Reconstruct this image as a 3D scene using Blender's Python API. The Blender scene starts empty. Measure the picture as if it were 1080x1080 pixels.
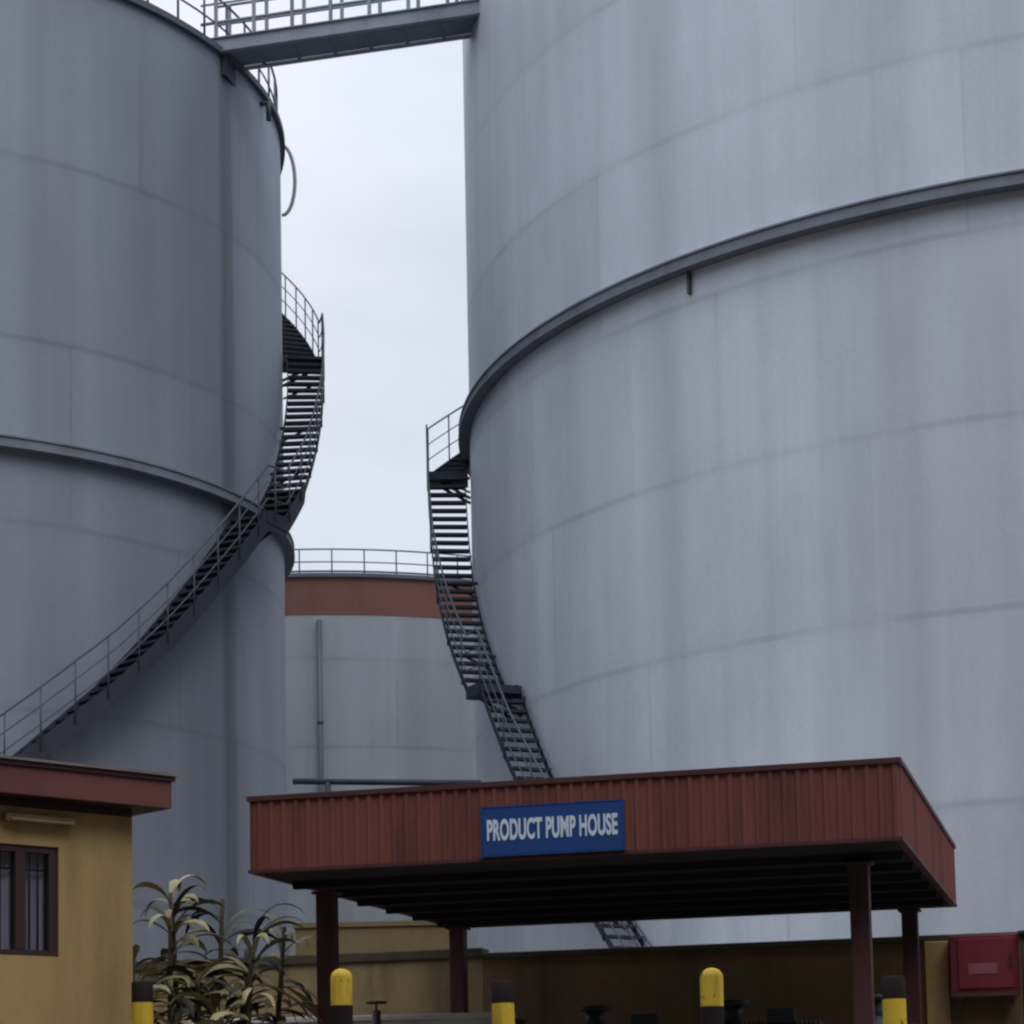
import bpy, math, random
from math import sin, cos, pi, radians, sqrt
from mathutils import Vector, Matrix

random.seed(7)
S = bpy.context.scene
C = S.collection

# ------------------------------------------------------------------ camera
EYE = 1.6
PITCH, ROLL = 0.093371, 0.019721
cam = bpy.data.cameras.new('camera')
cam.sensor_width = 36.0
cam.sensor_fit = 'HORIZONTAL'
cam.lens = 2343.35 / 1080 * 36
cam.shift_y = (960.05 - 540) / 1080          # the frame is the upper part of a taller picture
cam.clip_end = 5000
cam_o = bpy.data.objects.new('camera', cam)
C.objects.link(cam_o)
fwd = Vector((0, cos(PITCH), sin(PITCH)))
up0 = Vector((0, -sin(PITCH), cos(PITCH)))
rt0 = Vector((1, 0, 0))
rt = rt0 * cos(ROLL) + up0 * sin(ROLL)
up = -rt0 * sin(ROLL) + up0 * cos(ROLL)
# picture-right of a point is x*cos - up*sin, so the camera's own axes are:
rt, up = rt0 * cos(ROLL) - up0 * sin(ROLL), rt0 * sin(ROLL) + up0 * cos(ROLL)
m = Matrix((rt, up, -fwd)).transposed().to_4x4()
m.translation = (0, 0, EYE)
cam_o.matrix_world = m
S.camera = cam_o

# ------------------------------------------------------------------ sky, sun, exposure
SUN_EL, SUN_AZ = radians(52), radians(148)   # azimuth clockwise from +Y: behind the camera, to the right
w = bpy.data.worlds.new('World')
S.world = w
w.use_nodes = True
nt = w.node_tree
nt.nodes.clear()
out = nt.nodes.new('ShaderNodeOutputWorld')
bg = nt.nodes.new('ShaderNodeBackground')
sky = nt.nodes.new('ShaderNodeTexSky')
sky.sky_type = 'NISHITA'
sky.sun_disc = False
sky.sun_elevation = SUN_EL
sky.sun_rotation = SUN_AZ
sky.dust_density = 4
hs = nt.nodes.new('ShaderNodeHueSaturation')
hs.inputs['Saturation'].default_value = 0.30
tc = nt.nodes.new('ShaderNodeTexCoord')
mp = nt.nodes.new('ShaderNodeMapping')
mp.inputs['Scale'].default_value = (2.2, 2.2, 4.5)
nz = nt.nodes.new('ShaderNodeTexNoise')
nz.inputs['Scale'].default_value = 1.6
nz.inputs['Detail'].default_value = 5
nz.inputs['Roughness'].default_value = 0.5
rp = nt.nodes.new('ShaderNodeValToRGB')
rp.color_ramp.elements[0].position = 0.30
rp.color_ramp.elements[0].color = (6.6, 7.35, 8.9, 1)
rp.color_ramp.elements[1].position = 0.68
rp.color_ramp.elements[1].color = (9.7, 10.2, 11.4, 1)
mx = nt.nodes.new('ShaderNodeMix')
mx.data_type = 'RGBA'
mx.inputs[0].default_value = 0.82            # overcast: cloud layer over most of the sky
bg.inputs['Strength'].default_value = 0.10
L = nt.links.new
L(sky.outputs[0], hs.inputs['Color'])
L(tc.outputs['Generated'], mp.inputs[0]); L(mp.outputs[0], nz.inputs['Vector'])
L(nz.outputs['Fac'], rp.inputs[0])
L(hs.outputs[0], mx.inputs[6]); L(rp.outputs[0], mx.inputs[7])
sx = nt.nodes.new('ShaderNodeSeparateXYZ'); L(tc.outputs['Generated'], sx.inputs[0])
gr = nt.nodes.new('ShaderNodeMapRange')      # an overcast sky is brighter overhead than at the horizon
for k_, v_ in enumerate((0.38, 1.0, 0.95, 2.2)): gr.inputs[k_ + 1].default_value = v_
L(sx.outputs['Z'], gr.inputs[0])
sc_ = nt.nodes.new('ShaderNodeVectorMath'); sc_.operation = 'SCALE'
L(mx.outputs[2], sc_.inputs[0]); L(gr.outputs[0], sc_.inputs['Scale'])
L(sc_.outputs[0], bg.inputs['Color']); L(bg.outputs[0], out.inputs[0])

sun = bpy.data.lights.new('sun', 'SUN')
sun.energy = 0.6
sun.angle = radians(25)
sun.color = (1.0, 0.96, 0.9)
so = bpy.data.objects.new('sun', sun)
C.objects.link(so)
sd = Vector((sin(SUN_AZ) * cos(SUN_EL), cos(SUN_AZ) * cos(SUN_EL), sin(SUN_EL)))
so.rotation_euler = sd.to_track_quat('Z', 'Y').to_euler()
so.location = (20, -20, 60)

S.view_settings.view_transform = 'Standard'
S.view_settings.look = 'None'
S.view_settings.exposure = 0.0
S.view_settings.gamma = 1.0
S.render.engine = 'CYCLES'
S.cycles.max_bounces = 6
S.cycles.filter_width = 2.4

# ------------------------------------------------------------------ helpers
class MB:
    """collects shapes, then links them as ONE mesh object"""
    def __init__(self):
        self.v, self.f, self.sm = [], [], []
    def add(self, vs, fs, M=None, smooth=False):
        b = len(self.v)
        for p in vs:
            p = Vector(p)
            self.v.append(tuple(M @ p) if M is not None else tuple(p))
        for f in fs:
            self.f.append(tuple(b + i for i in f)); self.sm.append(smooth)
        return self
    def box(self, a, b, M=None):
        (x0, y0, z0), (x1, y1, z1) = a, b
        vs = [(x0,y0,z0),(x1,y0,z0),(x1,y1,z0),(x0,y1,z0),(x0,y0,z1),(x1,y0,z1),(x1,y1,z1),(x0,y1,z1)]
        fs = [(0,3,2,1),(4,5,6,7),(0,1,5,4),(1,2,6,5),(2,3,7,6),(3,0,4,7)]
        return self.add(vs, fs, M)
    def tube(self, pts, r, n=8, closed=False, M=None, smooth=True):
        pts = [Vector(p) for p in pts]
        N = len(pts); vs = []; fs = []
        prev = None
        for i, p in enumerate(pts):
            if closed: t = pts[(i+1) % N] - pts[i-1]
            else: t = pts[min(i+1, N-1)] - pts[max(i-1, 0)]
            t.normalize()
            ref = Vector((0,0,1)) if abs(t.z) < 0.95 else Vector((1,0,0))
            a = t.cross(ref).normalized() if prev is None else (prev - t*prev.dot(t)).normalized()
            bb = a.cross(t).normalized()
            prev = a
            rr = r[i] if isinstance(r, (list, tuple)) else r
            for k in range(n):
                q = 2*pi*k/n
                vs.append(p + (a*cos(q) + bb*sin(q))*rr)
        for i in range(N if closed else N-1):
            j = (i+1) % N
            for k in range(n):
                fs.append((i*n+k, i*n+(k+1) % n, j*n+(k+1) % n, j*n+k))
        if not closed:
            fs.append(tuple(range(n))[::-1]); fs.append(tuple((N-1)*n+k for k in range(n)))
        return self.add(vs, fs, M, smooth)
    def lathe(self, prof, n=24, M=None, smooth=True, a0=0.0, a1=2*pi):
        """prof: list of (radius, z) turned about Z"""
        full = abs(a1 - a0 - 2*pi) < 1e-6
        cols = n if full else n+1
        vs = []; fs = []
        for (r, z) in prof:
            for k in range(cols):
                q = a0 + (a1-a0)*k/n
                vs.append((r*sin(q), -r*cos(q), z))
        for i in range(len(prof)-1):
            for k in range(n):
                k2 = (k+1) % cols
                fs.append((i*cols+k, i*cols+k2, (i+1)*cols+k2, (i+1)*cols+k))
        return self.add(vs, fs, M, smooth)
    def prism(self, poly, z0, z1, M=None):
        n = len(poly)
        vs = [(x, y, z0) for x, y in poly] + [(x, y, z1) for x, y in poly]
        fs = [tuple(range(n))[::-1], tuple(range(n, 2*n))]
        fs += [(i, (i+1) % n, n+(i+1) % n, n+i) for i in range(n)]
        return self.add(vs, fs, M)
    def build(self, name, mat, parent=None, loc=None, rotz=None, bevel=0, label=None):
        me = bpy.data.meshes.new(name)
        me.from_pydata(self.v, [], self.f)
        me.polygons.foreach_set('use_smooth', self.sm)
        me.update()
        o = bpy.data.objects.new(name, me)
        C.objects.link(o)
        if mat: me.materials.append(mat)
        if parent is not None: o.parent = parent
        if loc is not None: o.location = loc
        if rotz is not None: o.rotation_euler = (0, 0, rotz)
        if bevel:
            b = o.modifiers.new('bevel', 'BEVEL'); b.width = bevel; b.segments = 2; b.limit_method = 'ANGLE'
        if label: o['label'] = label
        return o

def thing(name, label, cat, loc=(0,0,0), rotz=0, group=None):
    o = bpy.data.objects.new(name, None)
    o.empty_display_size = 0.3
    C.objects.link(o)
    o.location = loc; o.rotation_euler = (0, 0, rotz)
    tag(o, label, cat, group)
    return o
def tag(o, label, cat, group=None):
    o['label'] = label; o['category'] = cat
    if group: o['group'] = group
    return o
def struct(o):
    o['kind'] = 'structure'; return o
def copy_tree(o, parent=None):
    c = o.copy(); C.objects.link(c)
    if parent is not None: c.parent = parent
    for ch in list(o.children): copy_tree(ch, c)
    return c

# ------------------------------------------------------------------ materials
class NT:
    def __init__(self, name):
        self.mat = bpy.data.materials.new(name); self.mat.use_nodes = True
        self.t = self.mat.node_tree; self.t.nodes.clear()
        self.o = self.n('ShaderNodeOutputMaterial'); self.b = self.n('ShaderNodeBsdfPrincipled')
        self.l(self.b.outputs[0], self.o.inputs[0])
    def n(self, k): return self.t.nodes.new(k)
    def l(self, a, b): self.t.links.new(a, b)
    def put(self, x, sock):
        if isinstance(x, bpy.types.NodeSocket): self.l(x, sock)
        else: sock.default_value = x
    def math(self, op, a, b=0.0, c=0.0, clamp=False):
        q = self.n('ShaderNodeMath'); q.operation = op; q.use_clamp = clamp
        self.put(a, q.inputs[0]); self.put(b, q.inputs[1]); self.put(c, q.inputs[2])
        return q.outputs[0]
    def rng(self, x, a, b, c=0.0, d=1.0):
        q = self.n('ShaderNodeMapRange'); q.interpolation_type = 'SMOOTHSTEP'
        self.put(x, q.inputs[0])
        for i, val in enumerate((a, b, c, d)): q.inputs[i+1].default_value = val
        return q.outputs[0]
    def coord(self, kind='Object'): return self.n('ShaderNodeTexCoord').outputs[kind]
    def scale(self, vec, s):
        q = self.n('ShaderNodeMapping'); q.inputs['Scale'].default_value = s; self.l(vec, q.inputs[0]); return q.outputs[0]
    def noise(self, vec, sc, detail=4, rough=0.55):
        q = self.n('ShaderNodeTexNoise'); q.inputs['Scale'].default_value = sc
        q.inputs['Detail'].default_value = detail; q.inputs['Roughness'].default_value = rough
        self.l(vec, q.inputs['Vector']); return q.outputs['Fac']
    def mix(self, f, a, b, blend='MIX'):
        q = self.n('ShaderNodeMix'); q.data_type = 'RGBA'; q.blend_type = blend
        self.put(f, q.inputs[0])
        for x, s in ((a, q.inputs[6]), (b, q.inputs[7])):
            if isinstance(x, tuple): x = x if len(x) == 4 else (*x, 1)
            self.put(x, s)
        return q.outputs[2]
    def bump(self, h, strength, dist):
        q = self.n('ShaderNodeBump'); q.inputs['Strength'].default_value = strength; q.inputs['Distance'].default_value = dist
        self.l(h, q.inputs['Height']); self.l(q.outputs[0], self.b.inputs['Normal'])
    def fin(self, col, rough=0.6, metal=0.0, spec=0.4):
        if isinstance(col, tuple): col = (*col, 1)
        self.put(col, self.b.inputs['Base Color']); self.put(rough, self.b.inputs['Roughness'])
        self.b.inputs['Metallic'].default_value = metal
        self.b.inputs['Specular IOR Level'].default_value = spec
        return self.mat

def paint(name, col, dirt=None, rough=0.5, amt=0.5, sc=3.0, vert=True, spec=0.35, chips=0.0):
    """painted surface with streaky dirt and a slightly uneven tone"""
    t = NT(name)
    va = t.n('ShaderNodeVectorMath'); va.operation = 'ADD'; oi = t.n('ShaderNodeObjectInfo')
    t.l(t.coord(), va.inputs[0]); t.l(t.math('MULTIPLY', oi.outputs['Random'], 37.0), va.inputs[1]); v = va.outputs[0]
    dirt = dirt or tuple(c*0.45 for c in col)
    a = t.noise(t.scale(v, (1, 1, 0.18 if vert else 1)), sc, 6, 0.65)
    b = t.noise(v, sc*9, 4, 0.7)
    f = t.math('MULTIPLY', t.rng(a, 0.42, 0.72), amt)
    f2 = t.math('MULTIPLY', t.rng(b, 0.5, 0.8), amt*0.5)
    c = t.mix(f, col, dirt); c = t.mix(f2, c, dirt)
    if chips:
        ch = t.noise(v, 7.0, 7, 0.72)
        c = t.mix(t.math('MULTIPLY', t.rng(ch, 0.60, 0.63), chips), c, (0.06, 0.045, 0.035))
    t.bump(b, 0.25, 0.004)
    return t.fin(c, t.math('ADD', rough, t.math('MULTIPLY', a, 0.2)), 0, spec)

def shell_mat(name, base, R, course, zref, plate, bands=()):
    """aluminium-painted steel plate: weld seams, per-plate tone, run-off streaks"""
    t = NT(name); v = t.coord()
    sp = t.n('ShaderNodeSeparateXYZ'); t.l(v, sp.inputs[0])
    x, y, z = sp.outputs
    th = t.math('ARCTAN2', x, t.math('MULTIPLY', y, -1.0))
    uu = t.math('MULTIPLY', th, R / plate)
    zz = t.math('DIVIDE', t.math('SUBTRACT', z, zref), course)
    ci = t.math('FLOOR', zz)
    us = t.math('ADD', uu, t.math('MULTIPLY', ci, 0.382))
    wob = t.math('MULTIPLY', t.math('SUBTRACT', t.noise(v, 1.1, 3), 0.5), 0.02)
    dh = t.math('MULTIPLY', t.math('PINGPONG', t.math('ADD', zz, wob), 0.5), course)
    dv = t.math('MULTIPLY', t.math('PINGPONG', us, 0.5), plate)
    hl = t.rng(dh, 0.01, 0.085, 1, 0)
    hl2 = t.rng(dh, 0.0, 0.30, 1, 0)
    vl = t.rng(dv, 0.006, 0.035, 1, 0)
    patch = t.rng(t.noise(t.scale(v, (1, 1, 0.4)), 0.45, 3), 0.35, 0.65, 0.25, 1)
    hl = t.math('MULTIPLY', hl, patch); vl = t.math('MULTIPLY', vl, patch)
    cx = t.n('ShaderNodeCombineXYZ'); t.l(t.math('FLOOR', us), cx.inputs[0]); t.l(ci, cx.inputs[1])
    wn = t.n('ShaderNodeTexWhiteNoise'); wn.noise_dimensions = '2D'; t.l(cx.outputs[0], wn.inputs['Vector'])
    plate_tone = t.math('ADD', 0.94, t.math('MULTIPLY', wn.outputs['Value'], 0.11))
    s1 = t.noise(t.scale(v, (1, 1, 0.025)), 0.9, 5, 0.6)       # broad vertical bands
    s2 = t.noise(t.scale(v, (1, 1, 0.03)), 4.5, 5, 0.65)       # narrow run-off streaks
    s3 = t.noise(t.scale(v, (1, 1, 0.45)), 0.3, 5, 0.6)
    g = t.noise(v, 14, 4, 0.7)
    k = t.math('MULTIPLY', t.rng(s1, 0.3, 0.7, 0.90, 1.06), t.rng(s2, 0.35, 0.75, 1.01, 0.965))
    k = t.math('MULTIPLY', k, t.rng(s3, 0.32, 0.68, 0.88, 1.07))
    k = t.math('MULTIPLY', k, plate_tone)
    k = t.math('MULTIPLY', k, t.rng(g, 0.3, 0.75, 1.02, 0.96))
    for (c, wd, val, soft) in bands:     # run-off stains and painted-in light and shade, each at one bearing
        dd = t.math('ABSOLUTE', t.math('SUBTRACT', th, radians(c)))
        dd = t.math('ADD', dd, t.math('MULTIPLY', t.math('SUBTRACT', s2, 0.5), radians(soft)))
        k = t.math('MULTIPLY', k, t.rng(dd, radians(wd), radians(wd + soft), val, 1.0))
    col = t.n('ShaderNodeVectorMath'); col.operation = 'SCALE'
    cb = t.n('ShaderNodeRGB'); cb.outputs[0].default_value = (*base, 1)
    t.l(cb.outputs[0], col.inputs[0]); t.l(k, col.inputs['Scale'])
    c = t.mix(t.math('MULTIPLY', hl, 0.26), col.outputs[0], tuple(b*0.35 for b in base))
    c = t.mix(t.math('MULTIPLY', t.math('MULTIPLY', hl2, s2), 0.12), c, tuple(b*0.4 for b in base))
    c = t.mix(t.math('MULTIPLY', vl, 0.30), c, tuple(b*0.4 for b in base))
    h = t.math('ADD', t.math('MULTIPLY', t.noise(t.scale(v, (1, 1, 0.5)), 0.8, 2), 1.0),
               t.math('MULTIPLY', t.math('ADD', hl, vl), 0.25))
    t.bump(h, 0.35, 0.03)
    return t.fin(c, t.rng(s3, 0.3, 0.7, 0.5, 0.68), 0.0, 0.35)

M = {}
M['steel_dark'] = paint('dark_steel_paint', (0.036, 0.042, 0.062), (0.026, 0.022, 0.024), 0.55, 0.6, 2.0)
M['girder'] = paint('girder_paint', (0.085, 0.095, 0.115), (0.04, 0.035, 0.035), 0.55, 0.6, 1.2)
M['ring'] = paint('ring_grey_paint', (0.20, 0.22, 0.255), (0.10, 0.10, 0.11), 0.55, 0.6, 1.2)
M['rail'] = paint('galvanised_rail', (0.085, 0.095, 0.12), (0.05, 0.05, 0.06), 0.5, 0.5, 4.0)
M['bridge'] = paint('bridge_grey_paint', (0.30, 0.325, 0.38), (0.14, 0.14, 0.16), 0.55, 0.6, 1.5)
M['red_sheet'] = paint('red_oxide_sheet', (0.180, 0.054, 0.040), (0.085, 0.032, 0.026), 0.6, 0.9, 2.6)
M['trim'] = paint('dark_red_trim', (0.075, 0.024, 0.024), None, 0.5, 0.5, 3.0)
M['pale_flash'] = paint('pale_flashing', (0.20, 0.145, 0.135), None, 0.5, 0.5, 3.0)
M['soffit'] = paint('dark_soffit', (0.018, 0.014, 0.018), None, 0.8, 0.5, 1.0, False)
M['column'] = paint('maroon_column_paint', (0.085, 0.028, 0.030), (0.03, 0.015, 0.015), 0.5, 0.6, 2.5)
M['house_wall'] = paint('ochre_render', (0.385, 0.262, 0.108), (0.19, 0.125, 0.062), 0.8, 0.75, 1.1)
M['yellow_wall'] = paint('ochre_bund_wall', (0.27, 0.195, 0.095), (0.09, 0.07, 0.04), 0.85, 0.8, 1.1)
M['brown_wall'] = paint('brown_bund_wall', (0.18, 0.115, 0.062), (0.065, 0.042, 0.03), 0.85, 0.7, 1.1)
M['coping'] = paint('mossy_coping', (0.058, 0.05, 0.03), (0.03, 0.025, 0.015), 0.9, 0.7, 2.0, False)
M['house_fascia'] = paint('maroon_fascia', (0.140, 0.043, 0.038), (0.07, 0.024, 0.022), 0.5, 0.6, 1.5)
M['roof_edge'] = paint('dark_roof_edge', (0.045, 0.018, 0.024), None, 0.5, 0.5, 2.0)
M['frame'] = paint('brown_window_frame', (0.040, 0.018, 0.017), None, 0.5, 0.5, 3.0)
M['bar'] = paint('dark_bars', (0.025, 0.02, 0.025), None, 0.5, 0.4, 3.0)
M['yellow'] = paint('yellow_gloss_paint', (0.62, 0.42, 0.035), (0.20, 0.13, 0.04), 0.55, 0.8, 6.0, True, 0.2, 0.85)
M['black'] = paint('black_paint', (0.016, 0.011, 0.011), (0.028, 0.02, 0.016), 0.65, 0.5, 5.0, True, 0.12, 0.5)
M['sign_blue'] = paint('sign_blue', (0.012, 0.055, 0.22), (0.012, 0.04, 0.13), 0.4, 0.5, 3.0)
M['sign_white'] = paint('sign_white', (0.62, 0.70, 0.80), (0.4, 0.47, 0.56), 0.5, 0.5, 5.0)
M['red_box'] = paint('red_cabinet_paint', (0.185, 0.020, 0.036), (0.08, 0.012, 0.02), 0.45, 0.6, 2.0)
M['plate'] = paint('pale_pink_plate', (0.26, 0.09, 0.11), None, 0.5, 0.4, 4.0)
M['concrete'] = paint('pale_concrete', (0.42, 0.38, 0.36), (0.22, 0.2, 0.18), 0.85, 0.6, 1.5, False)
M['pump'] = paint('dark_pump_paint', (0.030, 0.040, 0.050), (0.02, 0.016, 0.014), 0.4, 0.6, 4.0, False)
M['fitting'] = paint('pale_lamp_fitting', (0.26, 0.19, 0.095), None, 0.5, 0.4, 3.0)
M['curtain'] = paint('grey_curtain', (0.78, 0.73, 0.80), (0.42, 0.38, 0.44), 0.9, 0.5, 3.0)
M['dark_inside'] = paint('dark_room', (0.04, 0.032, 0.035), None, 0.9, 0.3, 1.0)
M['third_shell'] = None

def glass_mat():
    t = NT('window_glass')
    tr = t.n('ShaderNodeBsdfTransparent'); gl = t.n('ShaderNodeBsdfGlossy'); mxs = t.n('ShaderNodeMixShader')
    tr.inputs[0].default_value = (0.80, 0.80, 0.84, 1); gl.inputs['Roughness'].default_value = 0.05
    fr = t.n('ShaderNodeLayerWeight'); fr.inputs[0].default_value = 0.12
    t.l(t.math('ADD', fr.outputs['Facing'], 0.06), mxs.inputs[0]); t.l(tr.outputs[0], mxs.inputs[1]); t.l(gl.outputs[0], mxs.inputs[2])
    t.l(mxs.outputs[0], t.o.inputs[0])
    return t.mat
M['glass'] = glass_mat()

def leaf_mat():
    t = NT('dry_strap_leaf')
    g = t.n('ShaderNodeNewGeometry'); r = t.n('ShaderNodeValToRGB')
    e = r.color_ramp.elements
    e[0].position = 0.0; e[0].color = (0.030, 0.026, 0.022, 1)
    e[1].position = 1.0; e[1].color = (0.48, 0.41, 0.25, 1)
    for p, c in ((0.28, (0.045, 0.042, 0.025, 1)), (0.34, (0.14, 0.14, 0.07, 1)), (0.46, (0.20, 0.20, 0.085, 1)), (0.58, (0.33, 0.29, 0.15, 1))):
        q = e.new(p); q.color = c
    t.l(g.outputs['Random Per Island'], r.inputs[0])
    n = t.noise(t.coord(), 6, 4)
    return t.fin(t.mix(t.math('MULTIPLY', t.rng(n, 0.45, 0.75), 0.5), r.outputs[0], (0.05, 0.04, 0.025)), 0.65, 0, 0.3)
M['leaf'] = leaf_mat()
M['stem'] = paint('dry_stem', (0.10, 0.08, 0.05), (0.045, 0.035, 0.025), 0.85, 0.7, 5.0)

def ground_mat():
    t = NT('yard_concrete'); v = t.coord()
    a = t.noise(v, 0.25, 6, 0.6); b = t.noise(v, 6, 6, 0.7)
    c = t.mix(t.rng(a, 0.3, 0.7), (0.09, 0.085, 0.08), (0.15, 0.135, 0.12))
    c = t.mix(t.math('MULTIPLY', t.rng(b, 0.45, 0.7), 0.5), c, (0.06, 0.055, 0.05))
    t.bump(b, 0.3, 0.01)
    return t.fin(c, 0.85, 0, 0.3)

# ------------------------------------------------------------------ ground
GZ = 1.2      # level of the tank yard; the approach where the camera stands lies lower
xs = [-900, -200, -60, -30, -15, -8, 0, 8, 15, 30, 60, 200, 900]
ys = [-600, -120, -30, -8, 0, 3, 6, 9, 11, 12.5, 14, 20, 30, 45, 80, 200, 1500]
def gz(y):
    q = min(1, max(0, (y - 1) / 11.5)); return GZ * q*q*(3 - 2*q)
g = MB()
g.add([(x, y, gz(y)) for y in ys for x in xs],
      [(j*len(xs)+i, j*len(xs)+i+1, (j+1)*len(xs)+i+1, (j+1)*len(xs)+i) for j in range(len(ys)-1) for i in range(len(xs)-1)], smooth=True)
struct(g.build('ground', ground_mat()))

# unseen bank added behind and beside the camera to block low sky light
hb = MB()
rngh = random.Random(4)
na, prof_h = 72, [(30, -0.5), (33, 10), (37, 22), (42, 32), (55, 38), (90, 38), (140, 26)]
hv = []
for (r_, z_) in prof_h:
    for k in range(na + 1):
        q = radians(100 + 160 * k / na)          # from the right round the back to the left
        j = 0 if z_ < 0 else rngh.uniform(-1.6, 1.6)
        hv.append(((r_ + j) * sin(q), 18 + (r_ + j) * cos(q), z_ + j))
hb.add(hv, [(i*(na+1)+k, i*(na+1)+k+1, (i+1)*(na+1)+k+1, (i+1)*(na+1)+k) for i in range(len(prof_h)-1) for k in range(na)], smooth=True)
struct(hb.build('sky_blocker', paint('sky_blocker_green', (0.045, 0.060, 0.028), (0.03, 0.035, 0.018), 0.95, 0.8, 0.4, False)))

# ------------------------------------------------------------------ tanks
def pol(R, az, z):
    a = radians(az); return Vector((R*sin(a), -R*cos(a), z))

def interp(prof, az):
    for (a, za), (b, zb) in zip(prof[:-1], prof[1:]):
        if min(a, b) <= az <= max(a, b):
            return za + (zb - za) * (az - a) / (b - a)
    return prof[-1][1]

def spiral_stair(root, R, prof, landings, width=0.72, riser=0.184, taper=None, deep=0.09, closed=False, rail_h=0.95):
    """prof: (bearing, height above the tank base) along the flight; landings: flat spans (az0, az1, z)"""
    ri, ro = R + 0.10, R + 0.10 + width
    def fr(a):      # the last steps narrow towards the shell
        if taper is None: return 1.0
        t = (a - taper[0]) / (taper[1] - taper[0])
        return 1.0 - 0.92 * min(1, max(0, t))
    a0, a1 = prof[0][0], prof[-1][0]
    n = int(abs(a1 - a0) / 0.5)
    azs = [a0 + (a1 - a0) * i / n for i in range(n + 1)]
    st = MB()
    for rr_ in (0, 1):
        vs = []; fs = []
        for a in azs:
            z = interp(prof, a); r = ri + rr_ * width * fr(a)
            for dr in (-0.008, 0.008):
                vs.append(pol(r + dr, a, z - (deep if not closed or z < closed else 0.12))); vs.append(pol(r + dr, a, z + (0.10 if closed and z < closed else 0.05)))
        for i in range(n):
            b = 4*i; c = b + 4
            fs += [(b, b+1, c+1, c), (b+2, c+2, c+3, b+3), (b+1, b+3, c+3, c+1), (b, c, c+2, b+2)]
        st.add(vs, fs)
    # triangular support brackets welded to the shell
    k = 0
    for i in range(0, n, 14):
        a = azs[i]
        if fr(a) < 1: continue
        z = interp(prof, a) - 0.10
        st.tube([pol(R + 0.01, a, z - 0.28), pol(ro - 0.25, a, z - 0.02)], 0.022, 6)
        st.tube([pol(R + 0.01, a, z), pol(ro, a, z)], 0.03, 6)
    so_ = st.build('staircase', M['steel_dark'], root)
    # treads
    tm = MB()
    tm.box((-0.10, -width + 0.01, -0.014), (0.10, -0.01, 0.014))
    tm.box((-0.10, -width + 0.01, -0.030), (-0.09, -0.01, -0.014))
    tm.box((0.09, -width + 0.01, -0.030), (0.10, -0.01, -0.014))
    tc_ = MB(); tc_.v, tc_.f, tc_.sm = list(tm.v), list(tm.f), list(tm.sm)
    tc_.box((0.094, -width + 0.012, -0.13), (0.10, -0.012, -0.030))      # closed riser, lower flight only
    protos = {}
    proto = None
    zt = prof[0][1] + riser
    zmax = prof[-1][1]
    lo = [(min(q[0], q[1]), max(q[0], q[1])) for q in landings]
    while zt < zmax:
        # bearing at this height
        az = None
        for (a, za), (b, zb) in zip(prof[:-1], prof[1:]):
            if za < zt <= zb and zb > za:
                az = a + (b - a) * (zt - za) / (zb - za); break
        if az is not None:
            kind_ = bool(closed and zt < closed)
            if kind_ not in protos:
                o = protos[kind_] = (tc_ if kind_ else tm).build('tread', M['steel_dark'], so_)
            else:
                o = protos[kind_].copy(); C.objects.link(o); o.parent = so_
            o.location = pol(ri, az, zt); o.rotation_euler = (0, 0, radians(az)); o.scale = (1, fr(az), 1)
        zt += riser
    for (b0, b1, z) in landings:
        ld = MB(); m_ = 8; vs = []; fs = []
        for i in range(m_ + 1):
            a = b0 + (b1 - b0) * i / m_
            for r in (ri - 0.05, ro + 0.02):
                vs.append(pol(r, a, z - 0.16)); vs.append(pol(r, a, z))
        for i in range(m_):
            b = 4*i; c = b + 4
            fs += [(b, b+1, c+1, c), (b+2, c+2, c+3, b+3), (b+1, b+3, c+3, c+1), (b, c, c+2, b+2)]
        fs += [(0, 2, 3, 1), (4*m_, 4*m_+1, 4*m_+3, 4*m_+2)]
        ld.add(vs, fs)
        am = (b0 + b1) / 2
        for aa in (b0 * 0.8 + b1 * 0.2, b0 * 0.2 + b1 * 0.8):
            ld.tube([pol(R + 0.01, aa, z - 0.50), pol(ro - 0.2, aa, z - 0.16)], 0.03, 6)
        ld.build('landing', M['steel_dark'], so_)
    # handrail: top rail, knee rail and posts on the outer edge
    hr = MB()
    R_ = lambda a: ri + (ro + 0.02 - ri) * fr(a)
    hr.tube([pol(R_(a), a, interp(prof, a) + rail_h) for a in azs], 0.019, 6)
    hr.tube([pol(R_(a), a, interp(prof, a) + rail_h*0.67) for a in azs], 0.012, 6)
    hr.tube([pol(R_(a), a, interp(prof, a) + rail_h*0.35) for a in azs], 0.012, 6)
    for i in range(0, n + 1, 8):
        a = azs[i]; z = interp(prof, a)
        hr.tube([pol(R_(a), a, z - 0.1), pol(R_(a), a, z + rail_h)], 0.016, 6)
    hr.build('handrail', M['rail'], so_)
    return so_

def ring_mb(R, z0, z1, depth, n=200):
    b = MB()
    b.lathe([(R, z0), (R + depth, z0)], n, smooth=False)
    b.lathe([(R + depth, z0), (R + depth, z1)], n)
    b.lathe([(R + depth, z1), (R, z1)], n, smooth=False)
    return b

def roof_rail(root, R, z, posts, mat, h=1.05, r=0.024, gap=None):
    b = MB()
    for hh, rr in ((h, r), (h*0.5, r*0.8), (0.10, r*1.3)):
        b.tube([pol(R, a, z + hh) for a in range(0, 360, 3)], rr, 6, closed=True)
    for i in range(posts):
        a = 360 * i / posts
        b.tube([pol(R, a, z), pol(R, a, z + h)], r, 6)
    return b.build('roof_railing', mat, root)

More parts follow.
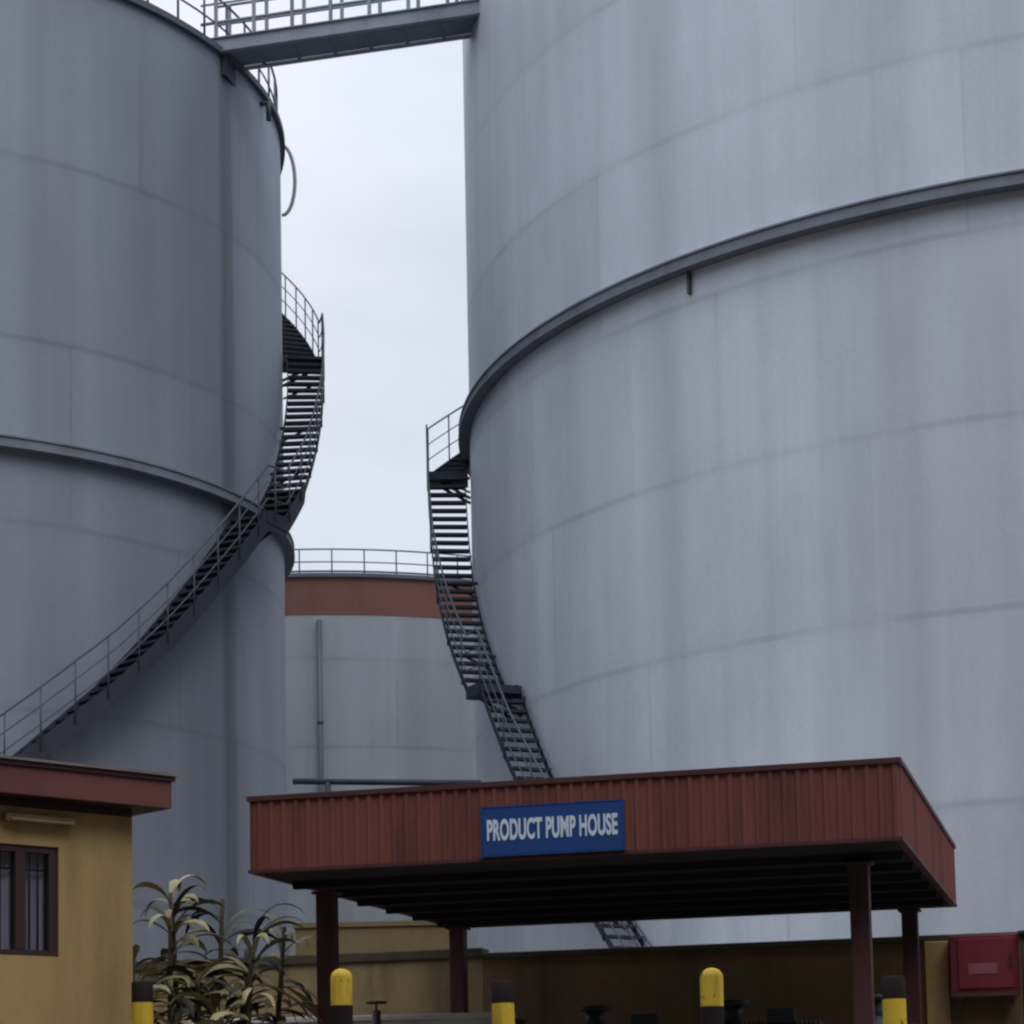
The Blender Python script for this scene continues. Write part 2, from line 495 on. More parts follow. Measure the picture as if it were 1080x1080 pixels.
def tank(label, cx, cy, R, ztop, mat, ring_z, ring_h, rail_posts, ring_depth=0.2, rail_h=1.05):
    root = thing('storage_tank', label, 'storage tank', (cx, cy, GZ))
    H = ztop - GZ
    b = MB(); b.lathe([(R, -0.3), (R, H*0.25), (R, H*0.5), (R, H*0.75), (R, H)], 256)
    b.build('shell', mat, root)
    b = MB(); b.lathe([(R + 0.06, H + 0.02), (R*0.5, H + R*0.05), (0.02, H + R*0.09)], 96)
    b.build('roof', M['rail'], root)
    ring_mb(R, H - 0.10, H + 0.015, 0.10).build('curb_ring', M['girder'], root)
    if ring_z: 
        rg = ring_mb(R, ring_z - GZ - ring_h/2, ring_z - GZ + ring_h/2, ring_depth)
        rg.lathe([(R + ring_depth, ring_z-GZ-ring_h/2), (R + ring_depth+0.03, ring_z-GZ-ring_h/2)], 200, smooth=False)
        rg.lathe([(R + ring_depth+0.03, ring_z-GZ-ring_h/2), (R + ring_depth+0.03, ring_z-GZ-ring_h/2+0.05)], 200)
        rg.lathe([(R + ring_depth+0.03, ring_z-GZ-ring_h/2+0.05), (R + ring_depth, ring_z-GZ-ring_h/2+0.05)], 200, smooth=False)
        rg.lathe([(R + ring_depth, ring_z-GZ+ring_h/2-0.03), (R + ring_depth+0.025, ring_z-GZ+ring_h/2-0.03), (R + ring_depth+0.025, ring_z-GZ+ring_h/2), (R + ring_depth, ring_z-GZ+ring_h/2)], 200, smooth=False)
        rg.build('wind_girder', M['ring'], root)
    if rail_posts: roof_rail(root, R - 0.06, H, rail_posts, M['rail'], rail_h)
    return root

# big tank on the right
RX, RY, RR = 11.567, 41.718, 12.2
rmat = shell_mat('right_shell', (0.645, 0.69, 0.765), RR, 2.724, 16.756 - GZ - 3*2.724, 6.6, ((-75, 3.0, 0.90, 4), (-48.2, 0.8, 0.91, 2.2), (-29.0, 0.7, 0.90, 2.0), (-21.0, 0.5, 0.93, 1.6), (-58.5, 1.0, 0.95, 2.5)))
rt_ = tank('largest pale grey tank on the right with its stair spiralling up its left edge',
           RX, RY, RR, 24.2, rmat, 14.60, 0.21, 90, 0.19)
def rz(z): return z - GZ
spiral_stair(rt_, RR, [(-39.5, 0.0), (-62.5, rz(7.25)), (-67.8, rz(8.86)), (-70.4, rz(8.88)), (-76.2, rz(10.15)), (-81.4, rz(11.42)), (-85.2, rz(12.72)), (-88.3, rz(13.86)), (-90.6, rz(13.88)), (-99.5, rz(15.1))],
             [(-67.6, -70.6, rz(8.88)), (-88.1, -90.8, rz(13.88))], 0.70, taper=(-91.5, -99.5))
sb = MB(); sb.box((-0.025, -0.06, -0.36), (0.025, 0.0, 0.0))
o = sb.build('bracket', M['girder'], rt_, pol(RR + 0.0, -45.05, rz(14.50)), radians(-45.05))

# tank on the left
LX, LY, LR = -12.202, 43.110, 7.799
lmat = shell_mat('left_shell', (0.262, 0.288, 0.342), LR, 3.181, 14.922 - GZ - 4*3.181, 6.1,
                 ((66.3, 0.8, 0.66, 1.6), (57, 9, 0.82, 9), (82, 15, 1.15, 1.2), (36, 2, 0.9, 3)))  # shade facing the gap and the sky-lit sliver beyond are painted in
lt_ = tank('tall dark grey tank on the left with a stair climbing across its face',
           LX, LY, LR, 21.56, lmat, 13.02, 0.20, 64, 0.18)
spiral_stair(lt_, LR, [(-24, 0.0), (31.0, rz(7.70)), (41, rz(8.92)), (48.4, rz(9.95)), (56.7, rz(11.2)), (66.2, rz(12.62)), (70.8, rz(12.66)), (78, rz(13.65)), (99.0, rz(17.25)), (103.0, rz(17.27)), (139, rz(21.4))],
             [(66.0, 71.0, rz(12.65)), (98.7, 103.2, rz(17.27))], 0.72, deep=0.28, closed=rz(13.6), rail_h=0.95)
vp = MB()
arc = []
for i in range(15):
    q = pi * (i/14 - 0.5)
    arc.append(pol(LR + 0.03 + 0.27*cos(q), 98, rz(20.95) - 0.75*sin(q)))
vp.tube(arc, 0.038, 8)
vp.build('overflow_pipe', M['bridge'], lt_)
# nozzle fitting hanging under the curb
nb = MB(); nb.tube([pol(LR, 78, rz(21.3)), pol(LR + 0.16, 78, rz(21.3)), pol(LR + 0.16, 78, rz(20.95))], 0.05, 8)
nb.build('nozzle', M['girder'], lt_)

# far tank with the red band
TX, TY, TR = -6.05, 75.0, 11.0
tmat = shell_mat('far_shell', (0.265, 0.285, 0.30), TR, 2.6, 0.9, 6.0, ())
t3 = tank('distant grey tank with a rust red band below its roof railing', TX, TY, TR, 17.62, tmat, None, 0, 72, 0.2, 0.76)
b = MB(); b.lathe([(TR + 0.012, 17.50 - GZ), (TR + 0.012, 16.40 - GZ)], 256)
b.build('painted_band', paint('rust_red_band', (0.145, 0.060, 0.045), (0.09, 0.045, 0.036), 0.6, 0.7, 0.8), t3)

# pipe run between the tanks
dp_ = MB()
dp_.tube([pol(TR, 3, 16.2 - GZ), pol(TR + 0.16, 3, 16.2 - GZ), pol(TR + 0.16, 3, 0)], 0.075, 10)
for z in (4, 8, 12): dp_.tube([pol(TR + 0.16, 3, z - 0.06), pol(TR + 0.16, 3, z + 0.06)], 0.10, 10)
dp_.build('downpipe', M['girder'], t3)
pr = MB()
pr.tube([(-3.05, 31, 6.39), (-0.4, 31, 6.31)], 0.045, 10)
pr.tube([(-0.70, 31, GZ), (-0.70, 31, 6.31)], 0.045, 10); pr.tube([(-2.56, 31, GZ), (-2.56, 31, 6.36)], 0.045, 10)
tag(pr.build('pipe_run', M['steel_dark']), 'thin dark level pipe on two posts between the canopy roof and the distant tank', 'pipe')

# ------------------------------------------------------------------ walkway between the tank tops
A = Vector((-5.25, 39.78, 21.50)); B = Vector((-0.66, 38.85, 21.62))
d = (B - A); Ln = d.length
ang = math.atan2(d.y, d.x)
wk = thing('walkway_bridge', 'grey steel footbridge joining the tops of the two big tanks', 'footbridge', A, ang)
wd = 0.78
sl = (B.z - A.z) / Ln
def shear(bx):   # follow the slight rise
    bx.v = [(x, y, z + sl*x) for x, y, z in bx.v]; return bx
x0, x1 = -0.25, Ln + 0.55
for y in (0.0, wd):
    gb = MB()
    gb.box((x0, y - 0.01, 0.02), (x1, y + 0.01, 0.26))
    gb.box((x0, y - 0.05, 0.0), (x1, y + 0.05, 0.02)); gb.box((x0, y - 0.05, 0.26), (x1, y + 0.05, 0.28))
    shear(gb).build('girder', M['bridge'], wk)
dk = MB(); dk.box((x0, 0.06, 0.05), (x1, wd - 0.06, 0.09))
x = x0 + 0.3
while x < x1:
    dk.box((x - 0.03, 0.012, 0.022), (x + 0.03, wd - 0.012, 0.05)); x += 0.7
shear(dk).build('deck', M['ring'], wk)
for y in (0.0, wd):
    rl = MB()
    for hh, rr in ((1.32, 0.026), (0.95, 0.02), (0.58, 0.03)):
        rl.tube([(x0, y, hh), (x1, y, hh)], rr, 6)
    x = 0.05
    while x < x1:
        rl.box((x - 0.03, y - 0.03, 0.28), (x + 0.03, y + 0.03, 1.32)); x += 0.74
    shear(rl).build('railing', M['bridge'], wk)
sd_ = MB(); sd_.box((0.1, 0.06, -0.42), (0.22, wd - 0.06, 0.0)); sd_.box((-0.2, 0.1, -0.34), (0.1, wd - 0.1, -0.02))
shear(sd_).build('bearing_bracket', M['steel_dark'], wk)

# ------------------------------------------------------------------ product pump house canopy
YAW = -0.26394
U = Vector((cos(YAW), sin(YAW), 0)); D = Vector((-sin(YAW), cos(YAW), 0))
FR = Vector((3.258, 18.443, 0))
CW, CD = 5.808, 6.45
FL = FR - U * CW                                   # front left corner of the canopy, local origin
ZS, ZT = 3.849, 4.549
can = thing('pump_house_canopy', 'open sided canopy clad in ribbed rust red sheeting above the pumps', 'canopy', (FL.x, FL.y, GZ), YAW)
zs, zt = ZS - GZ, ZT - GZ

def ribbed(length, z0, z1, pitch=0.116, depth=0.016, back=0.02):
    """box-rib cladding: profile in (x along, y out), ribs stand out to -y"""
    poly = []
    n = max(1, round(length / pitch)); p = length / n
    for i in range(n):
        x = i * p
        poly += [(x, 0), (x + p*0.52, 0), (x + p*0.62, -depth), (x + p*0.90, -depth)]
    poly += [(length, 0)]
    m_ = len(poly)
    vs = [(x, y, z0) for x, y in poly] + [(x, y, z1) for x, y in poly]
    vs += [(x, back, z0) for x, y in poly] + [(x, back, z1) for x, y in poly]
    fs = []
    for i in range(m_ - 1):
        a, b_ = i, i + 1
        fs += [(a, b_, m_+b_, m_+a), (2*m_+b_, 2*m_+a, 3*m_+a, 3*m_+b_),
               (m_+a, m_+b_, 3*m_+b_, 3*m_+a), (a, 2*m_+a, 2*m_+b_, b_)]
    fs += [(0, m_, 3*m_, 2*m_), (m_-1, 3*m_-1, 4*m_-1, 2*m_-1)]
    return MB().add(vs, fs)
def fascia(length, loc, rot, name='fascia'):
    o_ = ribbed(length, 0.03, zt - zs - 0.045).build(name, M['red_sheet'], can)
    o_.location = loc; o_.rotation_euler = (0, 0, rot)
    return o_
fascia(CW, (0, 0, zs), 0)
fascia(CD, (CW, 0, zs), pi/2)
fascia(CD, (0, CD, zs), -pi/2)
fascia(CW, (CW, CD, zs), pi)
# cap and bottom trims
tr = MB()
h = zt - zs
tr.box((-0.03, -0.03, zt - 0.045), (CW + 0.03, 0.05, zt)); tr.box((-0.03, CD - 0.05, zt - 0.045), (CW + 0.03, CD + 0.03, zt))
tr.box((-0.03, 0.05, zt - 0.045), (0.05, CD - 0.05, zt)); tr.box((CW - 0.05, 0.05, zt - 0.045), (CW + 0.03, CD - 0.05, zt))
tr.build('top_trim', M['trim'], can)
tr = MB()
tr.box((-0.024, -0.024, zs), (CW + 0.024, 0.04, zs + 0.03)); tr.box((-0.024, CD - 0.04, zs), (CW + 0.024, CD + 0.024, zs + 0.03))
tr.box((-0.024, 0.04, zs), (0.04, CD - 0.04, zs + 0.03)); tr.box((CW - 0.04, 0.04, zs), (CW + 0.024, CD - 0.04, zs + 0.03))
tr.build('bottom_trim', M['trim'], can)
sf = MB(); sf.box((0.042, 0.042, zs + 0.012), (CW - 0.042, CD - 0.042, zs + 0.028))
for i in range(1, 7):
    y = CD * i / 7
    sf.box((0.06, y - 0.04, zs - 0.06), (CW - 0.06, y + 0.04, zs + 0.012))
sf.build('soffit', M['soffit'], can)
rf = MB()
rf.add([(0.05, 0.06, zt - 0.22), (CW - 0.05, 0.06, zt - 0.22), (CW - 0.05, CD - 0.06, zt - 0.10), (0.05, CD - 0.06, zt - 0.10),
        (0.05, 0.06, zt - 0.24), (CW - 0.05, 0.06, zt - 0.24), (CW - 0.05, CD - 0.06, zt - 0.12), (0.05, CD - 0.06, zt - 0.12)],
       [(0,1,2,3), (7,6,5,4), (0,4,5,1), (1,5,6,2), (2,6,7,3), (3,7,4,0)])
rf.build('roof', M['red_sheet'], can)
cm = MB()
cm.box((-0.085, -0.085, 0.02), (0.085, 0.085, zs - 0.09)); cm.box((-0.14, -0.14, 0.0), (0.14, 0.14, 0.02)); cm.box((-0.12, -0.12, zs - 0.09), (0.12, 0.12, zs - 0.065))
cp = None
for (a, dp) in ((0.27, 1.25), (0.27, 5.62), (5.36, 0.9), (5.36, 5.8)):
    if cp is None: q = cp = cm.build('column', M['column'], can, bevel=0.008)
    else: q = cp.copy(); C.objects.link(q); q.parent = can
    q.location = (a, dp, 0)

# sign on the front fascia
sg = thing('sign', 'blue sign with white capitals PRODUCT PUMP HOUSE on the canopy front', 'sign',
           (FL.x + U.x*2.19 - D.x*0.02, FL.y + U.y*2.19 - D.y*0.02, 3.895), YAW)
SW, SH = 1.262, 0.418
b = MB(); b.box((0, -0.03, 0), (SW, -0.002, SH))
b.build('board', M['sign_blue'], sg, bevel=0.004)
fr_ = MB()
for (p, q) in (((-0.012, -0.034, -0.012), (SW + 0.012, -0.001, 0.0)), ((-0.012, -0.034, SH), (SW + 0.012, -0.001, SH + 0.012)),
               ((-0.012, -0.034, 0.0), (0.0, -0.001, SH)), ((SW, -0.034, 0.0), (SW + 0.012, -0.001, SH))):
    fr_.box(p, q)
fr_.build('sign_frame', M['sign_blue'], sg)
cu = bpy.data.curves.new('lettering', 'FONT')
cu.body = 'PRODUCT PUMP HOUSE'; cu.size = 1.0; cu.offset = 0.034; cu.extrude = 0.002; cu.space_character = 1.04
to = bpy.data.objects.new('tmp', cu); C.objects.link(to)
bpy.context.view_layer.update()
me = bpy.data.meshes.new_from_object(to.evaluated_get(bpy.context.evaluated_depsgraph_get()))
bpy.data.objects.remove(to)
mnx = min(v.co.x for v in me.vertices); mxx = max(v.co.x for v in me.vertices)
mny = min(v.co.y for v in me.vertices); mxy = max(v.co.y for v in me.vertices)
LX0, LX1, LZ0, LZ1 = 0.045, 1.215, 0.125, 0.315
for v in me.vertices:
    x_, y_, z_ = v.co
    v.co = (LX0 + (x_ - mnx) / (mxx - mnx) * (LX1 - LX0), -0.0325 - z_, LZ0 + (y_ - mny) / (mxy - mny) * (LZ1 - LZ0))
me.materials.clear(); me.materials.append(M['sign_white']); me.name = 'lettering'
lo_ = bpy.data.objects.new('lettering', me); C.objects.link(lo_); lo_.parent = sg

# floor slab of the pump house
sl_ = MB(); sl_.box((0.0, 0.1, 0.0), (CW, CD - 0.1, 0.15), Matrix.Translation((FL.x, FL.y, GZ)) @ Matrix.Rotation(YAW, 4, 'Z'))
struct(sl_.build('pump_house_floor', M['concrete'], bevel=0.02))

# pumps
def at_can(a, dp, z): 
    q = FL + U*a + D*dp; return (q.x, q.y, z)
def make_pump(label):
    p = thing('pump_set', label, 'pump', (0,0,0), 0, 'pump sets on the pump house floor')
    bf = MB(); bf.box((-0.9, -0.34, 0), (0.9, 0.34, 0.42)); bf.build('plinth', M['coping'], p, bevel=0.02)
    bf = MB(); bf.box((-0.85, -0.28, 0.42), (0.85, -0.2, 0.52)); bf.box((-0.85, 0.2, 0.42), (0.85, 0.28, 0.52)); bf.box((-0.85, -0.2, 0.44), (-0.75, 0.2, 0.5)); bf.box((0.75, -0.2, 0.44), (0.85, 0.2, 0.5))
    bf.build('base_frame', M['pump'], p)
    Rx = Matrix.Translation((0, 0, 0.86)) @ Matrix.Rotation(pi/2, 4, 'Y')
    mo = MB()
    prof = [(0.02, -0.86), (0.27, -0.86), (0.29, -0.83)]
    z = -0.82
    while z < -0.05:
        prof += [(0.29, z), (0.29, z + 0.015), (0.26, z + 0.017), (0.26, z + 0.043)]; z += 0.045
    prof += [(0.25, -0.02), (0.12, 0.03), (0.05, 0.06), (0.05, 0.3)]
    mo.lathe(prof, 28, Rx)
    for sx in (-0.65, -0.2): mo.box((sx - 0.06, -0.22, 0.52), (sx + 0.06, 0.22, 0.64))
    mob = mo.build('motor', M['pump'], p)
    tb = MB(); tb.box((-0.55, -0.12, 1.12), (-0.28, 0.12, 1.26)); tb.build('terminal_box', M['pump'], mob, bevel=0.012)
    vo = MB()
    vo.lathe([(0.02, 0.28), (0.16, 0.28), (0.30, 0.36), (0.34, 0.46), (0.30, 0.56), (0.18, 0.62), (0.15, 0.62), (0.15, 0.82), (0.22, 0.82), (0.22, 0.87), (0.02, 0.87)], 28, Rx)
    vo.tube([(0.46, 0.0, 1.1), (0.46, 0.0, 1.36)], 0.10, 14); vo.tube([(0.46, 0, 1.32), (0.46, 0, 1.37)], 0.17, 16)
    vo.box((0.38, -0.2, 0.52), (0.54, 0.2, 0.62))
    vo.build('pump_casing', M['pump'], p)
    return p
pm = make_pump('dark pump set under the canopy, nearest the left columns')
pm.location = at_can(1.9, 3.4, GZ + 0.15); pm.rotation_euler = (0, 0, YAW + 0.05)
for lab, a, dp in (('dark pump set in the middle of the canopy floor', 3.35, 3.2),
                   ('dark pump set under the canopy, nearest the right columns', 4.75, 3.0)):
    c = copy_tree(pm); c['label'] = lab; c.location = at_can(a, dp, GZ + 0.15); c.rotation_euler = (0, 0, YAW + 0.05)

# ------------------------------------------------------------------ bund walls
BW = FR + D * 6.85
Mb = Matrix.Translation((BW.x, BW.y, 0)) @ Matrix.Rotation(YAW, 4, 'Z')
def wall_thing(label, loc_s):
    return thing('bund_wall', label, 'wall', tuple(Mb @ Vector((loc_s, 0, GZ))), YAW)
y1 = wall_thing('low stained ochre wall with mossy dark coping behind the dry plants', -13.0)
b = MB(); b.box((0, 0, -0.2), (7.4, 0.25, 2.32)); b.build('wall', M['yellow_wall'], y1)
b = MB(); b.box((-0.02, -0.04, 2.32), (7.4, 0.29, 2.44)); b.build('coping', M['coping'], y1, bevel=0.015)
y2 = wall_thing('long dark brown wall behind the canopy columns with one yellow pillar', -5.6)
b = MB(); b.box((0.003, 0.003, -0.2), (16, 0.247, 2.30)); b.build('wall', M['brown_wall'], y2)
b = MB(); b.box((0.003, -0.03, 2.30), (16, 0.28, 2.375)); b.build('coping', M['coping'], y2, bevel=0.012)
b = MB(); b.box((5.22, -0.06, -0.2), (5.48, 0.0, 2.30)); b.build('pillar', M['house_wall'], y2, bevel=0.01, label='yellow painted pillar')
fw = MB(); fw.box((0, 0, 0), (2.45, 0.25, 3.2)); fw.box((-0.03, -0.03, 3.2), (2.48, 0.28, 3.27))
o = fw.build('boundary_wall', paint('ochre_far_wall', (0.20, 0.15, 0.075), (0.11, 0.085, 0.045), 0.85, 0.7, 0.8))
o.location = (-3.14, 32, GZ); o.rotation_euler = (0, 0, -0.02)
tag(o, 'short ochre wall rising behind the mossy coping, left of the canopy', 'wall')
# low white kerb wall on the left of the pump house
lw = MB(); lw.box((0, 0, -0.1), (3.4, 0.18, 1.50)); lw.box((-0.02, -0.03, 1.50), (3.42, 0.21, 1.56))
o = lw.build('parapet_wall', paint('white_limewash', (0.72, 0.68, 0.66), (0.4, 0.37, 0.34), 0.8, 0.5, 1.5, False), bevel=0.01); o.location = (-3.4, 23.2, GZ - 0.07); o.rotation_euler = (0, 0, -0.12)
tag(o, 'low pale concrete wall seen between the two left columns', 'wall')
# small red standpipe
sp_ = thing('standpipe', 'short dark red standpipe with a handwheel beside the low pale wall', 'standpipe', (-1.40, 22.6, GZ))
b = MB(); b.tube([(0, 0, 0), (0, 0, 1.52)], 0.045, 10); b.tube([(0, 0, 1.2), (0, -0.2, 1.2)], 0.04, 10); b.build('pipe', M['column'], sp_)
b = MB(); b.tube([(0.1*cos(k*pi/8), 0.1*sin(k*pi/8), 1.6) for k in range(16)], 0.014, 6, closed=True)
b.tube([(-0.1, 0, 1.6), (0.1, 0, 1.6)], 0.01, 6); b.tube([(0, -0.1, 1.6), (0, 0.1, 1.6)], 0.01, 6); b.tube([(0, 0, 1.5), (0, 0, 1.6)], 0.014, 6)
b.build('handwheel', M['column'], sp_)
# red hose cabinet on the wall
hc = thing('hose_cabinet', 'red metal hose cabinet mounted on the brown wall at the right', 'cabinet', tuple(Mb @ Vector((-0.09, 0, 2.90))), YAW)
b = MB(); b.box((0, -0.26, 0), (0.75, -0.032, 0.64)); b.build('cabinet_body', M['red_box'], hc, bevel=0.012)
b = MB(); b.box((0.09, -0.275, 0.04), (0.71, -0.261, 0.60)); dr = b.build('door', M['red_box'], hc, bevel=0.005)
b = MB(); b.box((0.20, -0.281, 0.20), (0.52, -0.276, 0.32)); b.build('name_plate', M['plate'], dr)
b = MB(); b.box((0.66, -0.30, 0.28), (0.68, -0.276, 0.40)); b.build('handle', M['bar'], dr)
b = MB(); b.box((0.06, -0.22, -0.14), (0.14, -0.034, 0.0)); b.box((0.60, -0.22, -0.14), (0.68, -0.034, 0.0)); b.box((0.0, -0.30, -0.05), (0.75, -0.27, 0.0)); b.build('support', M['column'], hc)
# dark pipe post at the right end
b = MB(); b.tube([(0, 0, 0), (0, 0, 2.35)], 0.07, 12); b.tube([(0, 0, 2.3), (0, 0, 2.36)], 0.10, 12)
o = b.build('steel_post', M['bar']); o.location = Mb @ Vector((0.76, -0.30, GZ))
tag(o, 'dark steel post right of the red cabinet', 'post')

# ------------------------------------------------------------------ guard house on the left
UH = Vector((0.73048, 0.68294, 0)); 
HA = math.atan2(UH.y, UH.x)
HC = Vector((-3.3478, 19.5119, GZ))                # right front wall corner
hs_ = thing('guard_house', 'ochre guard house with maroon roof fascia at the left edge', 'house', HC, HA)
HL, HD, HH = 5.2, 4.0, 3.12
wx0, wx1, wz0, wz1 = -1.40, -0.747, 1.855, 2.80
b = MB()
b.box((-HL, 0, -0.2), (wx0, 0.2, HH)); b.box((wx1, 0, -0.2), (0, 0.2, HH))
b.box((wx0, 0, -0.2), (wx1, 0.2, wz0)); b.box((wx0, 0, wz1), (wx1, 0.2, HH))
b.box((-0.2, 0.2, -0.2), (0, HD, HH)); b.box((-HL, 0.2, -0.2), (-HL + 0.2, HD, HH)); b.box((-HL + 0.2, HD - 0.2, -0.2), (-0.2, HD, HH))
b.build('wall', M['house_wall'], hs_)
b = MB(); b.box((-HL + 0.2, 0.2, 0.0), (-0.2, HD - 0.2, 0.05)); b.box((-HL + 0.22, 1.6, 0.05), (-0.22, 1.65, HH - 0.05)); b.build('partition', M['dark_inside'], hs_)
e = 0.25; z0, z1 = 3.19, 3.47
b = MB()
b.box((-HL - e, -e, z0), (e, -e + 0.03, z1 - 0.04)); b.box((e - 0.03, -e + 0.03, z0), (e, HD + e, z1 - 0.04))
b.box((-HL - e, HD + e - 0.03, z0), (e - 0.03, HD + e, z1 - 0.04)); b.box((-HL - e, -e + 0.03, z0), (-HL - e + 0.03, HD + e - 0.03, z1 - 0.04))
b.build('fascia', M['house_fascia'], hs_, bevel=0.004)
b = MB(); b.box((-HL - e + 0.03, -e + 0.03, z0 - 0.002), (e - 0.03, HD + e - 0.03, z0 + 0.02)); b.build('soffit', M['frame'], hs_)
b = MB(); b.box((-HL, 0.002, HH), (-0.002, HD - 0.002, z0 - 0.003)); b.build('wall_plate', M['frame'], hs_)
rb = MB()
rb.box((-HL - e - 0.02, -e - 0.025, z1 - 0.04), (e + 0.025, HD + e + 0.02, z1))
ro_ = rb.build('roof', M['roof_edge'], hs_, bevel=0.004)
b = MB()
xa, xb, ya, yb = -HL - e - 0.04, e + 0.04, -e - 0.05, HD + e + 0.03
b.add([(xa, ya, z1 + 0.002), (xb, ya, z1 + 0.002), (xb, yb, z1 + 0.20), (xa, yb, z1 + 0.20), (xa, ya, z1 + 0.024), (xb, ya, z1 + 0.024), (xb, yb, z1 + 0.225), (xa, yb, z1 + 0.225)],
      [(0,3,2,1), (4,5,6,7), (0,1,5,4), (1,2,6,5), (2,3,7,6), (3,0,4,7)])
b.build('roof_sheet', M['pale_flash'], ro_)
# window
wf = MB()
t_ = 0.085
wf.box((wx0, 0.02, wz0), (wx0 + t_, 0.10, wz1)); wf.box((wx1 - t_, 0.02, wz0), (wx1, 0.10, wz1))
wf.box((wx0 + t_, 0.02, wz1 - 0.06), (wx1 - t_, 0.10, wz1)); wf.box((wx0 + t_, 0.02, wz0), (wx1 - t_, 0.10, wz0 + 0.05))
wf.box((-1.16, 0.015, wz0 + 0.05), (-1.06, 0.10, wz1 - 0.06))
win = wf.build('window', M['frame'], hs_, bevel=0.004)
b = MB(); b.box((wx0 + t_, 0.05, wz0 + 0.05), (-1.16, 0.056, wz1 - 0.06)); b.box((-1.06, 0.05, wz0 + 0.05), (wx1 - t_, 0.056, wz1 - 0.06)); b.build('pane', M['glass'], win)
b = MB()
for x in (-1.27, -0.985, -0.905): b.tube([(x, 0.085, wz0 + 0.05), (x, 0.085, wz1 - 0.06)], 0.009, 6)
b.tube([(wx0 + t_, 0.085, wz1 - 0.20), (wx1 - t_, 0.085, wz1 - 0.20)], 0.012, 6); b.build('burglar_bars', M['bar'], win)
b = MB(); vs = []; fs = []; nn = 60
for i in range(nn + 1):
    x = wx0 - 0.05 + (wx1 - wx0 + 0.1) * i / nn
    y = 0.135 + 0.012 * sin(i * 0.75) + 0.01 * sin(i * 1.9)
    vs += [(x, y, wz0 - 0.05), (x, y, wz1 + 0.05)]
for i in range(nn): fs.append((2*i, 2*i+2, 2*i+3, 2*i+1))
b.add(vs, fs, smooth=True); b.build('curtain', M['curtain'], win)
# lamp fitting under the eave
b = MB(); b.box((-1.30, -0.075, 2.985), (-0.63, -0.001, 3.055)); b.tube([(-1.27, -0.10, 3.0), (-0.66, -0.10, 3.0)], 0.016, 8); b.build('eave_lamp', M['fitting'], hs_, bevel=0.006)

# ------------------------------------------------------------------ bollards
def make_bollard(kind, label):
    p = thing('bollard', label, 'bollard', (0,0,0), 0, 'painted pipe bollards in front of the canopy')
    H, r, bh = 1.62, 0.092, (0.31 if kind else 0.17)
    def dome(z, rr): return [(rr*cos(q*pi/12), z + rr*0.85*sin(q*pi/12)) for q in range(7)]
    cur = H; col = 0 if kind else 1           # topmost colour: yellow dome or black flat cap
    first = True
    z = H
    while z > 0.001:
        hgt = bh if first else 0.33
        zb = max(0.0, z - hgt)
        pr_ = [(r, zb), (r, z - 0.08 if first and kind else z)]
        if first: pr_ += dome(z - 0.08, r)[1:] if kind else [(r - 0.012, z + 0.010), (0.001, z + 0.012)]
        mb = MB(); mb.lathe(pr_, 24)
        mb.build('yellow_band' if col == 0 else 'black_band', M['yellow'] if col == 0 else M['black'], p)
        z = zb; col = 1 - col; first = False
    return p
A_ = make_bollard(1, 'yellow domed bollard beside the left front column')
A_.location = (-1.431, 18.467, 2.872 - 1.62)
B_ = make_bollard(0, 'black topped bollard under the dry plants beside the guard house')
B_.location = (-3.168, 18.937, 2.815 - 1.62)
for src, lab, loc in ((A_, 'yellow domed bollard alone in the middle of the canopy opening', (1.561, 17.659, 2.765)),
                      (B_, 'black topped bollard just right of the second left column', (-0.073, 18.10, 2.705)),
                      (B_, 'black topped bollard beside the two right columns', (2.965, 17.279, 2.635))):
    c = copy_tree(src); c['label'] = lab; c.location = (loc[0], loc[1], loc[2] - 1.62)
    c.rotation_euler = (random.uniform(-0.015, 0.015), random.uniform(-0.015, 0.015), random.uniform(0, 6))

# ------------------------------------------------------------------ dry plants
def leaf(mb, base, az, length, width, rise, droop, rng):
    """a strap leaf: climbs from its base, bends over and hangs"""
    n = 9; p = Vector(base); ang_ = rise; droop = (rise + droop) / 1.15; st = length / n
    side = Vector((-sin(az), cos(az), 0)); tw = rng.uniform(-0.6, 0.6)
    vs = []; fs = []
    for i in range(n + 1):
        t = i / n
        wv = width * (0.35 + 1.3*t) if t < 0.45 else width * max(0.04, (1 - ((t - 0.45) / 0.55)**2.2)) * 0.94
        dirv = Vector((cos(az)*cos(ang_), sin(az)*cos(ang_), sin(ang_)))
        nrm = side.cross(dirv).normalized()
        s2 = (side*cos(tw*t*2) + nrm*sin(tw*t*2))
        vs += [p - s2*wv/2 + nrm*wv*0.10, p - nrm*wv*0.10, p + s2*wv/2 + nrm*wv*0.10]
        p = p + dirv * st
        ang_ -= droop / n * (0.5 + 1.3*t) + rng.uniform(-0.06, 0.06)
        az += rng.uniform(-0.08, 0.08)
    for i in range(n):
        b_ = 3*i
        fs += [(b_, b_+1, b_+4, b_+3), (b_+1, b_+2, b_+5, b_+4)]
    mb.add(vs, fs, smooth=True)
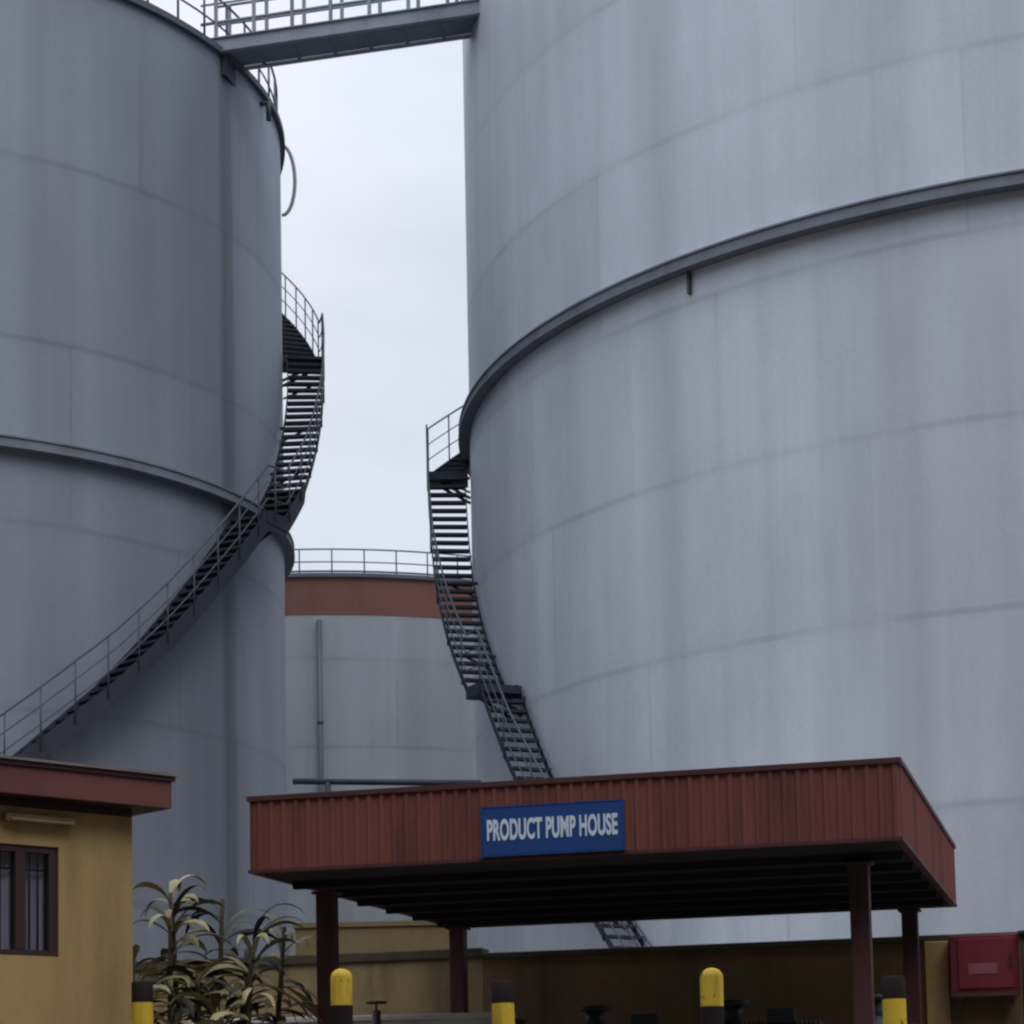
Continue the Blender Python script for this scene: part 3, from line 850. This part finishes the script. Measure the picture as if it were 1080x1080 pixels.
def strap_plant(label, x, y, canes, seed):
    rng = random.Random(seed)
    p = thing('strap_leaf_plant', label, 'plant', (x, y, GZ), 0, 'dry strap-leaved plants beside the guard house')
    stm = MB(); lf = MB()
    for (dx, dy, hgt, lean) in canes:
        top = Vector((dx + lean, dy + rng.uniform(-0.1, 0.1), hgt))
        pts = [Vector((dx, dy, 0)).lerp(top, k/6) + Vector((rng.uniform(-0.02, 0.02), rng.uniform(-0.02, 0.02), 0)) for k in range(7)]
        stm.tube(pts, [0.038 - 0.003*k for k in range(7)], 7)
        nl = rng.randint(27, 33)
        for k in range(nl):
            t = rng.uniform(0.30, 1.0)
            q = Vector((dx, dy, 0)).lerp(top, t)
            L_ = rng.uniform(0.38, 0.72)
            leaf(lf, q, rng.uniform(0, 2*pi), L_, rng.uniform(0.062, 0.105), rng.uniform(0.4, 1.35) if t > 0.8 else rng.uniform(-0.5, 0.7), rng.uniform(1.3, 1.62), rng)
        for k in range(30):     # dead leaves hanging by the cane
            t = rng.uniform(0.25, 0.8); q = Vector((dx, dy, 0)).lerp(top, t)
            leaf(lf, q, rng.uniform(0, 2*pi), rng.uniform(0.28, 0.5), rng.uniform(0.06, 0.11), 0.2, rng.uniform(1.2, 1.55), rng)
    stm.build('stem', M['stem'], p); lf.build('foliage', M['leaf'], p)
    return p
strap_plant('tallest dry strap-leaved plant midway between guard house and canopy', -2.85, 20.6,
            [(-0.18, 0, 2.55, -0.14), (0.08, 0.1, 2.5, 0.06), (0.30, -0.1, 2.15, 0.15), (-0.05, -0.25, 1.8, 0.0), (0.12, -0.3, 1.4, 0.05)], 3)
strap_plant('shorter dry strap-leaved plant against the corner of the guard house', -3.25, 20.2,
            [(-0.12, 0.15, 1.85, -0.12), (0.12, 0.0, 2.3, 0.0), (-0.02, -0.3, 1.5, -0.1), (0.15, -0.2, 1.2, 0.1)], 8)
strap_plant('sparse dry plant with hanging leaves beside the left edge of the canopy', -2.38, 20.9,
            [(0.02, 0.1, 2.25, 0.2), (-0.15, 0.0, 1.9, 0.0)], 12)
